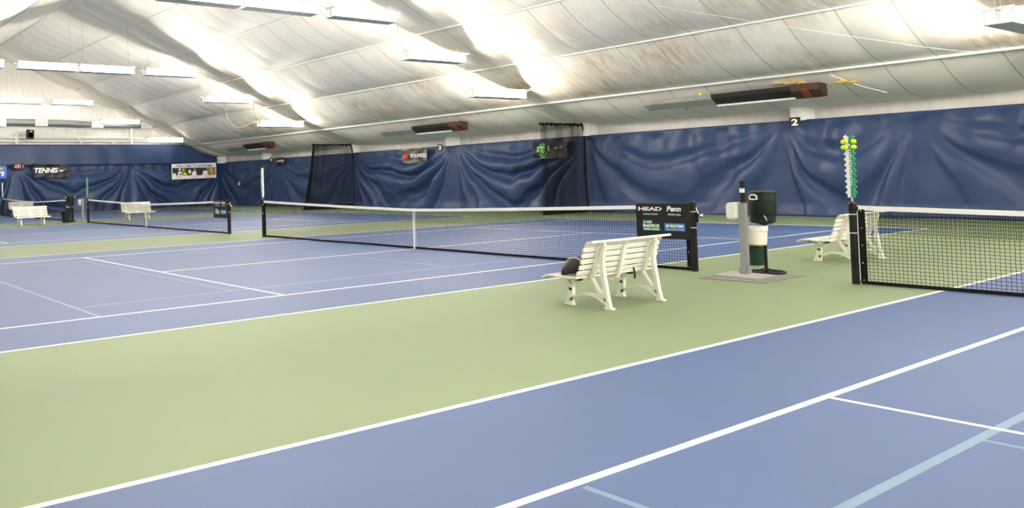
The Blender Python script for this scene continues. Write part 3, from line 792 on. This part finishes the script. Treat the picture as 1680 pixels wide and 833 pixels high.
for k in range(2):
    for q, dy in enumerate((.062, .026, -.060)):
        mb = MB(); mb.sphere((-.060 if q == 1 else -.022, .93+dy, 1.945-k*.076), .033, 14, 10)
        o = mb.build('tennis_ball', M['tennis_ball'], smooth=True)
        tag(o, '%s yellow tennis ball in the %s row on the right scorekeeper' % (('left', 'middle', 'right')[q], ('top', 'second')[k]), 'ball', 'balls on the scorekeeper')
tower(OFF['B']+11.884, 'white and green scorekeeper on the left post of the middle net', mirror=-1)
tower(OFF['C']+11.884, 'pale green and white scorekeeper at far left, on the third net')
tower(OFF['D']+11.884, 'plain white scorekeeper at the left edge, on the farthest net', all_white=True)

# signs hung on the nets
def net_sign(y_l, lab, sd):
    t = thing('net_sign', lab, 'sign', (0, 0, 0), group='black signs on the nets')
    wv0 = wave('right', sd, .004, 3.); wv = wv0
    org = Vector((-.045, y_l, .50)); ax, nn = AX['right']; w, h = .93, .58
    mb_ = banner('sheet', M['black_vinyl'], t, 'right', org, w, h, wv, nx=20, nz=12)
    Q = lambda a, b: org + ax*(a*w) + UP*(b*h)
    letters('lettering', 'HEAD', M['text_white'], t, Q(.05, .79), ax, UP, .062, .41, bold=.03, lift=.004, bend=wv)
    letters('lettering', 'OFFICIAL RACQUET', M['text_white'], t, Q(.14, .665), ax, UP, .026, .26, bold=.01, lift=.004, bend=wv)
    letters('lettering', 'Penn', M['text_white'], t, Q(.58, .775), ax, UP, .088, .24, bold=.03, shear=.2, lift=.004, bend=wv)
    letters('lettering', 'OFFICIAL BALL', M['text_white'], t, Q(.60, .665), ax, UP, .026, .22, bold=.01, lift=.004, bend=wv)
    letters('lettering', 'J', M['text_white'], t, Q(.13, .425), ax, UP, .048, .026, bold=.03, lift=.004, bend=wv)
    letters('lettering', 'HN', M['text_white'], t, Q(.205, .425), ax, UP, .048, .085, bold=.03, lift=.004, bend=wv)
    shape2d('ball_mark', M['ad_green'], t, 'right', [(Q(0, 0), circ(.18*w, .466*h, .025))], wv)
    letters('lettering', 'McENROE', M['text_white'], t, Q(.13, .315), ax, UP, .054, .285, bold=.03, lift=.004, bend=wv)
    shape2d('green_strip', M['ad_green'], t, 'right', [(Q(0, 0), [(.13*w, .225*h), (.45*w, .225*h), (.45*w, .30*h), (.13*w, .30*h)])], wv)
    letters('lettering', 'TENNIS ACADEMY', M['text_white'], t, Q(.15, .237), ax, UP, .026, .26, bold=.01, lift=.010, bend=wv)
    shape2d('blue_panel', M['ad_blue'], t, 'right', [(Q(0, 0), [(.53*w, .225*h), (.90*w, .225*h), (.90*w, .445*h), (.53*w, .445*h)])], wv)
    letters('lettering', 'SP', M['text_white'], t, Q(.56, .325), ax, UP, .046, .065, bold=.03, lift=.012, bend=wv)
    letters('lettering', 'RTIME', M['text_white'], t, Q(.70, .325), ax, UP, .046, .165, bold=.03, lift=.012, bend=wv)
    shape2d('ball_mark', M['tennis_ball'], t, 'right', [(Q(0, 0), circ(.663*w, .366*h, .024))], wv, lift=.008)
    letters('lettering', 'TENNIS  SPORTS  FITNESS', M['text_white'], t, Q(.56, .250), ax, UP, .018, .30, bold=.01, lift=.010, bend=wv)
    mb = MB()      # clear vinyl margin at the right hand edge
    return t
net_sign(4.07, 'large black HEAD and Penn sign on the middle net behind the near bench', 61.)
net_sign(18.87, 'small black HEAD and Penn sign on the right end of the third net', 62.)
net_sign(33.72, 'tiny black sign on the farthest net, left of the far water cooler', 63.)

# ------------------------------------------------------------------ benches
def strip(mb, pts, widths, x0, x1):
    """flat bar swept along (d,z) points, in-plane width, from x0 to x1"""
    P = cr([Vector((p[0], p[1], 0)) for p in pts], 5); n = len(P)
    Wd = [widths[0]+(widths[1]-widths[0])*i/(n-1) for i in range(n)] if isinstance(widths, tuple) else [widths]*n
    vs = []
    for i, p in enumerate(P):
        tg = (P[min(i+1, n-1)]-P[max(i-1, 0)]).normalized(); nr = Vector((-tg.y, tg.x, 0))
        for q in (p+nr*Wd[i]/2, p-nr*Wd[i]/2):
            vs += [(x0, q.x, q.y), (x1, q.x, q.y)]
    fs = [(0, 1, 3, 2), tuple(4*(n-1)+k for k in (0, 2, 3, 1))]
    for i in range(n-1):
        a, b = 4*i, 4*(i+1)
        fs += [(a, b, b+1, a+1), (a+2, a+3, b+3, b+2), (a, a+2, b+2, b), (a+1, b+1, b+3, a+3)]
    mb.add(vs, fs)
def bench_parts(t):
    mt = M['white_plastic']
    for xf in (-.515, .515):          # cast side frames
        mb = MB(); a, b = xf-.028, xf+.028
        strip(mb, [(.0, .0), (.012, .06), (.03, .15), (.045, .27), (.062, .40), (.072, .55), (.055, .68), (.03, .76)], (.066, .040), a, b)      # rear leg
        strip(mb, [(.24, .335), (.195, .40), (.158, .54), (.112, .70), (.03, .785)], .036, a, b)                                               # back upright
        strip(mb, [(.215, .345), (.15, .24), (.075, .145), (.03, .10)], .036, a, b)                                                            # strut
        strip(mb, [(.54, .0), (.525, .07), (.512, .15), (.505, .22)], (.10, .062), a, b)                                                      # front leg
        strip(mb, [(.508, .18), (.53, .26), (.60, .325), (.66, .34)], .034, a, b)
        strip(mb, [(.508, .18), (.475, .26), (.40, .315), (.33, .33)], .034, a, b)
        strip(mb, [(.66, .335), (.52, .33), (.36, .322), (.22, .335)], .036, a, b)                                                            # seat rail
        strip(mb, [(.515, .065), (.44, .115), (.31, .155), (.17, .14), (.04, .065)], .036, a, b)                                                # arch
        mb.box((xf, .54, .012), (.065, .125, .024)); mb.box((xf, -.002, .012), (.065, .11, .024))
        mb.tube([(a-.006, .506, .225), (b+.006, .506, .225)], .016, 10)
        mb.build('side_frame', mt, t, bevel=.005)
    # middle back brace
    mb = MB(); strip(mb, [(.225, .345), (.190, .42), (.153, .55), (.112, .72), (.07, .775)], .034, -.03, .03); mb.build('back_brace', mt, t, bevel=.004)
    mb = MB(); strip(mb, [(.62, .335), (.5, .325), (.36, .318), (.22, .335)], .034, -.03, .03); mb.tube([(0, .33, .31), (0, .33, .29)], .05, 12); mb.build('seat_brace', mt, t, bevel=.004)
    L = .77
    def slat(d, z, ang, w, th=.022, nm='seat_slat', l=L):
        mb = MB(); Rm = Matrix.Rotation(ang, 3, 'X')
        mb.box((0, d, z), (2*l, w, th), mat=Rm); mb.build(nm, mt, t, bevel=.006)
    for d, z, ang, w in [(.715, .352, -.55, .060), (.645, .375, -.12, .082), (.555, .372, .10, .082), (.465, .366, .04, .082), (.375, .363, .0, .082), (.288, .366, -.12, .078)]: slat(d, z, ang, w)
    for d, z, ang in [(.238, .425, -1.1), (.203, .495, -1.25), (.181, .566, -1.30), (.163, .637, -1.30), (.144, .707, -1.30), (.112, .772, -1.1)]: slat(d, z, ang, .057, nm='back_slat')
    slat(.035, .805, -.15, .085, .028, 'top_slat', .80)
bench0 = thing('bench', 'white plastic slatted bench in front, back turned, with a dark bag on it', 'bench', (-3.725, 1.765, 0), group='white slatted benches'); bench_parts(bench0)
dup(bench0, (3.22, 2.0, 0), label='white plastic slatted bench half hidden behind the right net post')
dup(bench0, (-2.36, 31.85, 0), PI, 'white slatted bench in front of the far left pair, before the third court')
dup(bench0, (2.78, 31.85, 0), PI, 'white slatted bench seen through the third net')
dup(bench0, (1.35, 46.6, 0), PI, 'white slatted bench at the end wall, behind the other far left bench')

# bag on the near bench
t = thing('racket_bag', 'dark racket bag with a pale strap lying on the near bench', 'bag', (-4.44, 2.215, .378))
mb = MB(); n = 22; m_ = 16
for i in range(n+1):
    q = i/n; x = q*1.12; prof = math.sin(PI*min(1, max(0, q*.96+.02)))**.62
    ry = .18*prof*(1-.25*q); rz = .145*prof*(1-.5*q)
    for k in range(m_):
        a = 2*PI*k/m_; cz = rz*(1+.10*math.cos(2*a))
        mb.v.append((x, .02+ry*math.cos(a), rz*.95+cz*math.sin(a)*.95+.006*noise.noise(Vector((x*6, math.cos(a)*2, math.sin(a)*2)))+.006))
for i in range(n):
    for k in range(m_): mb.f.append((i*m_+k, i*m_+(k+1) % m_, (i+1)*m_+(k+1) % m_, (i+1)*m_+k)); mb.mi.append(0)
mb.f += [tuple(range(m_)), tuple(n*m_+k for k in range(m_))]; mb.mi += [0, 0]
mb.build('body', M['bag'], t, smooth=True)
mb = MB(); mb.tube([(.22, .02+.130*math.cos(a), .098+.106*math.sin(a)) for a in [2*PI*k/20 for k in range(21)]], .007, 6); o = mb.build('strap', M['white_cord'], t, smooth=True); o['label'] = 'pale strap'
mb = MB(); mb.box((.55, -.10, .11), (.10, .02, .03)); o = mb.build('badge', M['red'], t); o['label'] = 'red badge'
mb = MB(); mb.tube(cr([(1.0, -.06, .05), (1.05, -.20, .045), (1.05, -.235, -.02), (1.05, -.235, -.10)], 4), .011, 6); mb.build('hanging_strap', M['bag'], t)

# ------------------------------------------------------------------ drinks station by the near nets
mb = MB(); mb.prism([(-.83, 2.62), (-.76, 1.74), (.44, 1.74), (.37, 2.62)], lambda a, b: (a, b, .001), lambda a, b: (a, b, .009))
tag(mb.build('floor_mat', M['concrete'], bevel=.002), 'thin grey mat under the near drinks station', 'mat')
def station_post(t, full=True):
    if full: mb = MB(); mb.prism([(-.43, .25), (-.52, -.41), (.10, -.37), (.165, .30)], lambda a, b: (a, b, .0), lambda a, b: (a, b, .022)); mb.build('base_plate', M['steel_plate'], t, bevel=.003)
    mb = MB(); mb.box((0, 0, .072), (.125, .125, .10)); mb.build('foot_sleeve', M['grey_metal'], t, bevel=.004)
    mb = MB(); mb.box((0, 0, .555), (.092, .092, 1.07)); mb.build('upright', M['grey_metal'], t, bevel=.004)
    if full:
        mb = MB(); mb.box((.175, -.090, .446), (.20, .21, .014)); o = mb.build('shelf', M['orange'], t, bevel=.003); o['label'] = 'orange edged shelf'
        mb = MB(); mb.tube([(.03, -.03, .34), (.20, -.11, .435)], .012, 6); mb.build('bracket', M['black_metal'], t)
sp = thing('station_post', 'grey square post on a steel plate beside the near water cooler', 'post', (-.035, 2.345, .009), group='grey station posts'); station_post(sp)
def dispenser(name, loc, lab):
    t = thing(name, lab, 'dispenser', loc, group='white paper dispensers')
    mb = MB(); mb.prism([(-.075, 0), (.06, -.01), (.075, .03), (.075, .20), (.05, .245), (-.075, .245)], lambda a, b: (-.11, a, b), lambda a, b: (.11, a, b)); mb.build('cover', M['white_paint'], t, bevel=.014)
    mb = MB(); mb.box((0, -.005, -.012), (.14, .06, .02)); mb.build('tray', M['white_paint'], t, bevel=.004)
    return t
dispenser('paper_dispenser', (-.035, 2.468, .86), 'white paper dispenser on the left side of the near station post')
t = thing('cup_dispenser', 'black upright cup tube with a white label on the near station post', 'dispenser', (-.03, 2.335, 1.10))
mb = MB(); mb.lathe([(.042, 0), (.042, .33), (.036, .335)], n=20); mb.build('tube', M['black_metal'], t, smooth=True, auto=40)
mb = MB()
for k in range(9):
    pass
vs = []
for z in (.155, .225):
    for k in range(9):
        a = PI*.62+k*(PI*.72/8); vs.append((.0435*math.cos(a), .0435*math.sin(a), z))
mb.add(vs, [(k, k+1, 9+k+1, 9+k) for k in range(8)]); o = mb.build('sticker', M['white_paint'], t, smooth=True)
vs = []; mb = MB()
for z in (.215, .228):
    for k in range(9):
        a = PI*.62+k*(PI*.72/8); vs.append((.0445*math.cos(a), .0445*math.sin(a), z))
mb.add(vs, [(k, k+1, 9+k+1, 9+k) for k in range(8)]); mb.build('stripe', M['ad_blue'], t, smooth=True)
# stand and cooler
def stand(t):
    mb = MB(); mb.lathe([(.03, .012), (.045, .04), (.028, .075), (.024, .10), (.024, .74), (.09, .752), (.12, .76), (.12, .768)], n=20); mb.build('pole', M['black_metal'], t, smooth=True, auto=40)
    mb = MB()
    ring = [(.245*math.cos(a), .245*math.sin(a), .017) for a in [2*PI*k/32 for k in range(33)]]; mb.tube(ring, .016, 8, cap=False)
    mb.tube([(.15*math.cos(a), .15*math.sin(a), .026) for a in [2*PI*k/32 for k in range(33)]], .010, 6, cap=False)
    for k in range(6):
        a = 2*PI*k/6; mb.tube(cr([(.03*math.cos(a), .03*math.sin(a), .06), (.12*math.cos(a), .12*math.sin(a), .032), (.245*math.cos(a), .245*math.sin(a), .018)], 4), .013, 6)
    mb.build('base', M['black_metal'], t, smooth=True, auto=50)
st0 = thing('cooler_stand', 'black iron stand with ring base under the near water cooler', 'stand', (.40, 2.26, .009), group='cooler stands'); stand(st0)
vdir = math.atan2(-(2.26+4.1), -(.335+12.8))          # handles face the walkway
def cooler(t):
    prof = [(.150, 0), (.165, .012), (.170, .05), (.172, .12), (.184, .128), (.187, .135), (.189, .33), (.181, .336), (.181, .344), (.188, .35), (.186, .455), (.180, .462)]
    mb = MB(); mb.lathe(prof, n=36); mb.build('body', M['cooler_green'], t, smooth=True, auto=30)
    mb = MB(); mb.lathe([(.178, .462), (.188, .466), (.186, .478), (.12, .497), (.03, .503)], n=36); mb.lathe([(.022, .500), (.022, .52), (.010, .526)], n=12); mb.build('lid', M['cooler_green'], t, smooth=True, auto=40)
    for a0 in (vdir-.62, vdir-.62+PI):
        mb = MB(); pts = []
        ca, sa = math.cos(a0), math.sin(a0); tx, ty = -sa, ca
        for u, v, o_ in [(-.055, .37, .02), (-.055, .405, .03), (-.03, .436, .034), (.02, .436, .034), (.052, .42, .03), (.058, .37, .02), (0, .366, .02), (-.055, .37, .02)]:
            pts.append((.183*ca+tx*u+ca*o_*.5, .183*sa+ty*u+sa*o_*.5, v))
        mb.tube(pts, .0125, 8); o = mb.build('handle', M['white_plastic'], t, smooth=True); o['label'] = 'cream loop handle'
    a0 = vdir+.10; ca, sa = math.cos(a0), math.sin(a0); tx, ty = -sa, ca
    q = lambda r, u, z: (r*ca+tx*u, r*sa+ty*u, z)
    mb = MB(); mb.tube([q(.16, 0, .112), q(.205, 0, .112)], .016, 10); mb.build('spigot', M['black_metal'], t, smooth=True)
    mb = MB(); mb.tube([q(.205, -.004, .125), q(.215, .018, .075), q(.212, .036, .04)], .008, 6); o = mb.build('spigot_lever', M['chrome'], t, smooth=True)
c0 = thing('water_cooler', 'dark green insulated water cooler on the near stand', 'cooler', (.37, 2.262, .777), group='water coolers'); cooler(c0)
t = thing('bucket', 'white plastic bucket on the orange shelf of the near station post', 'bucket', (.160, 2.248, .463))
mb = MB(); mb.lathe([(.112, 0), (.118, .004), (.134, .215), (.142, .217), (.142, .235), (.136, .237), (.138, .262), (.143, .264), (.143, .278), (.136, .279), (.131, .25), (.112, .012)], n=32); mb.build('pail', M['white_plastic'], t, smooth=True, auto=35)
mb = MB(); mb.tube(cr([(-.11, -.10, .225), (-.05, -.15, .20), (.06, -.145, .20), (.12, -.09, .225)], 5), .005, 6); mb.build('bail', M['chrome'], t, smooth=True)
t = thing('trash_can', 'dark green waste bin behind the near station post', 'bin', (1.47, 2.92, 0))
mb = MB(); mb.lathe([(.10, 0), (.108, .005), (.132, .52), (.142, .525), (.142, .55), (.13, .552), (.122, .50), (.10, .02)], n=32); mb.build('can', M['can_green'], t, smooth=True, auto=40)
mb = MB(); mb.tube([(.138*math.cos(a), .138*math.sin(a), .50) for a in [2*PI*k/32 for k in range(33)]], .008, 6, cap=False); mb.build('rim', M['can_green'], t, smooth=True)

# far drinks station
sp2 = thing('station_post', 'grey square post by the far left net post with white dispenser', 'post', (-.15, 31.0, 0), group='grey station posts'); station_post(sp2, False)
dispenser('paper_dispenser', (-.15, 31.22, .82), 'white paper dispenser on the far grey station post')
dup(st0, (-.22, 32.42, 0), label='black iron stand with ring base under the far water cooler')
dup(c0, (-.24, 32.42, .768), label='dark green water cooler at far left, above the waste bin')
t = thing('trash_can', 'black waste bin below the far water cooler', 'bin', (-.62, 32.0, 0))
mb = MB(); mb.lathe([(.15, 0), (.16, .005), (.215, .50), (.232, .505), (.232, .54), (.21, .542), (.2, .48), (.16, .02)], n=28); mb.build('can', M['cooler_green'], t, smooth=True, auto=40)
mb = MB(); mb.tube([(.226*math.cos(a), .226*math.sin(a), .49) for a in [2*PI*k/28 for k in range(29)]], .010, 6, cap=False); mb.build('rim', M['black_metal'], t, smooth=True)

# ------------------------------------------------------------------ gathered divider nets
def divider(y, xa, xb, lab, seed, gather, skew, fl, nt):
    t = thing('divider_net', lab, 'net', (0, y, 0), group='gathered divider nets')
    ztop = lambda x: 3.62
    n = nt; nq = 70; mb = MB()
    def P(i, q):
        s = i/n
        w = s**skew+.012*math.sin(s*2*PI*gather+seed)+.010*noise.noise(Vector((s*14, q*2, seed)))
        x = xa+(xb-xa)*w; flare = (1-q)**1.3*fl*(1-s)
        yy = .03*noise.noise(Vector((s*5, q*3, seed)))
        return (x-flare, yy, .05+(ztop(x)-.05)*q)
    for i in range(n+1): mb.tube([P(i, k/10) for k in range(11)], .0042, 3, cap=False)
    for k in range(nq+1): mb.tube([P(i, k/nq) for i in range(0, n+1, 2)], .0030, 3, cap=False)
    mb.build('netting', M['black_net'], t)
    mb = MB(); pts = [(xa+(xb-xa)*k/60, .05*math.sin(k*1.3), 3.60+.035*math.sin(k*1.9)+.02*math.sin(k*.7)) for k in range(61)]
    mb.tube(pts, [.028+.016*math.sin(k*2.3+seed) for k in range(61)], 7); mb.build('top_gather', M['black_cloth'], t, smooth=True)
    mb = MB(); mb.tube([(xa-.1, 0, 3.64), (16.7, 0, 3.64)], .014, 6); mb.build('top_cable', M['black_metal'], t)
    mb = MB(); nn_ = 50
    for i in range(nn_):
        a, b = P(i*n//nn_, 0), P((i+1)*n//nn_, 0)
        h0, h1 = .26+.04*noise.noise(Vector((i*.5, 0, seed))), .26+.04*noise.noise(Vector(((i+1)*.5, 0, seed)))
        mb.add([(a[0], a[1]*.7-.02, .004), (a[0], a[1]*.7+.02, .004), (a[0], a[1]*.7+.012, h0), (a[0], a[1]*.7-.012, h0), (b[0], b[1]*.7-.02, .004), (b[0], b[1]*.7+.02, .004), (b[0], b[1]*.7+.012, h1), (b[0], b[1]*.7-.012, h1)],
               [(0, 4, 7, 3), (1, 2, 6, 5), (3, 7, 6, 2), (0, 1, 5, 4)])
    mb.build('hem', M['black_cloth'], t)
    mb = MB(); mb.tube(cr([(xb, 0, 3.6), (xb+.10, -.02, 2.9), (xb+.12, 0, 1.5), (xb+.22, .0, .06)], 6), .035, 7); mb.build('leading_edge', M['black_cloth'], t, smooth=True)
    return t
divider(16.75, 13.65, 16.28, 'black divider net gathered at the curtain behind the green emblem banner', 1.3, 3, 1.0, .05, 104)
divider(31.85, 13.55, 16.3, 'farther black divider net gathered left of the creased banner', 2.1, 2, 1.9, .75, 180)

# ------------------------------------------------------------------ world and view
w = bpy.data.worlds.new('world'); S.world = w; w.use_nodes = True
bg = w.node_tree.nodes['Background']; bg.inputs[0].default_value = (.9, .93, 1, 1); bg.inputs[1].default_value = .6
vs_ = S.view_settings; vs_.view_transform = 'Standard'; vs_.look = 'None'; vs_.gamma = 1; vs_.use_curve_mapping = False
vs_.exposure = 0.56
S.cycles.use_denoising = True
S.cycles.max_bounces = 8; S.cycles.diffuse_bounces = 5; S.cycles.glossy_bounces = 3
S.cycles.sample_clamp_indirect = 8
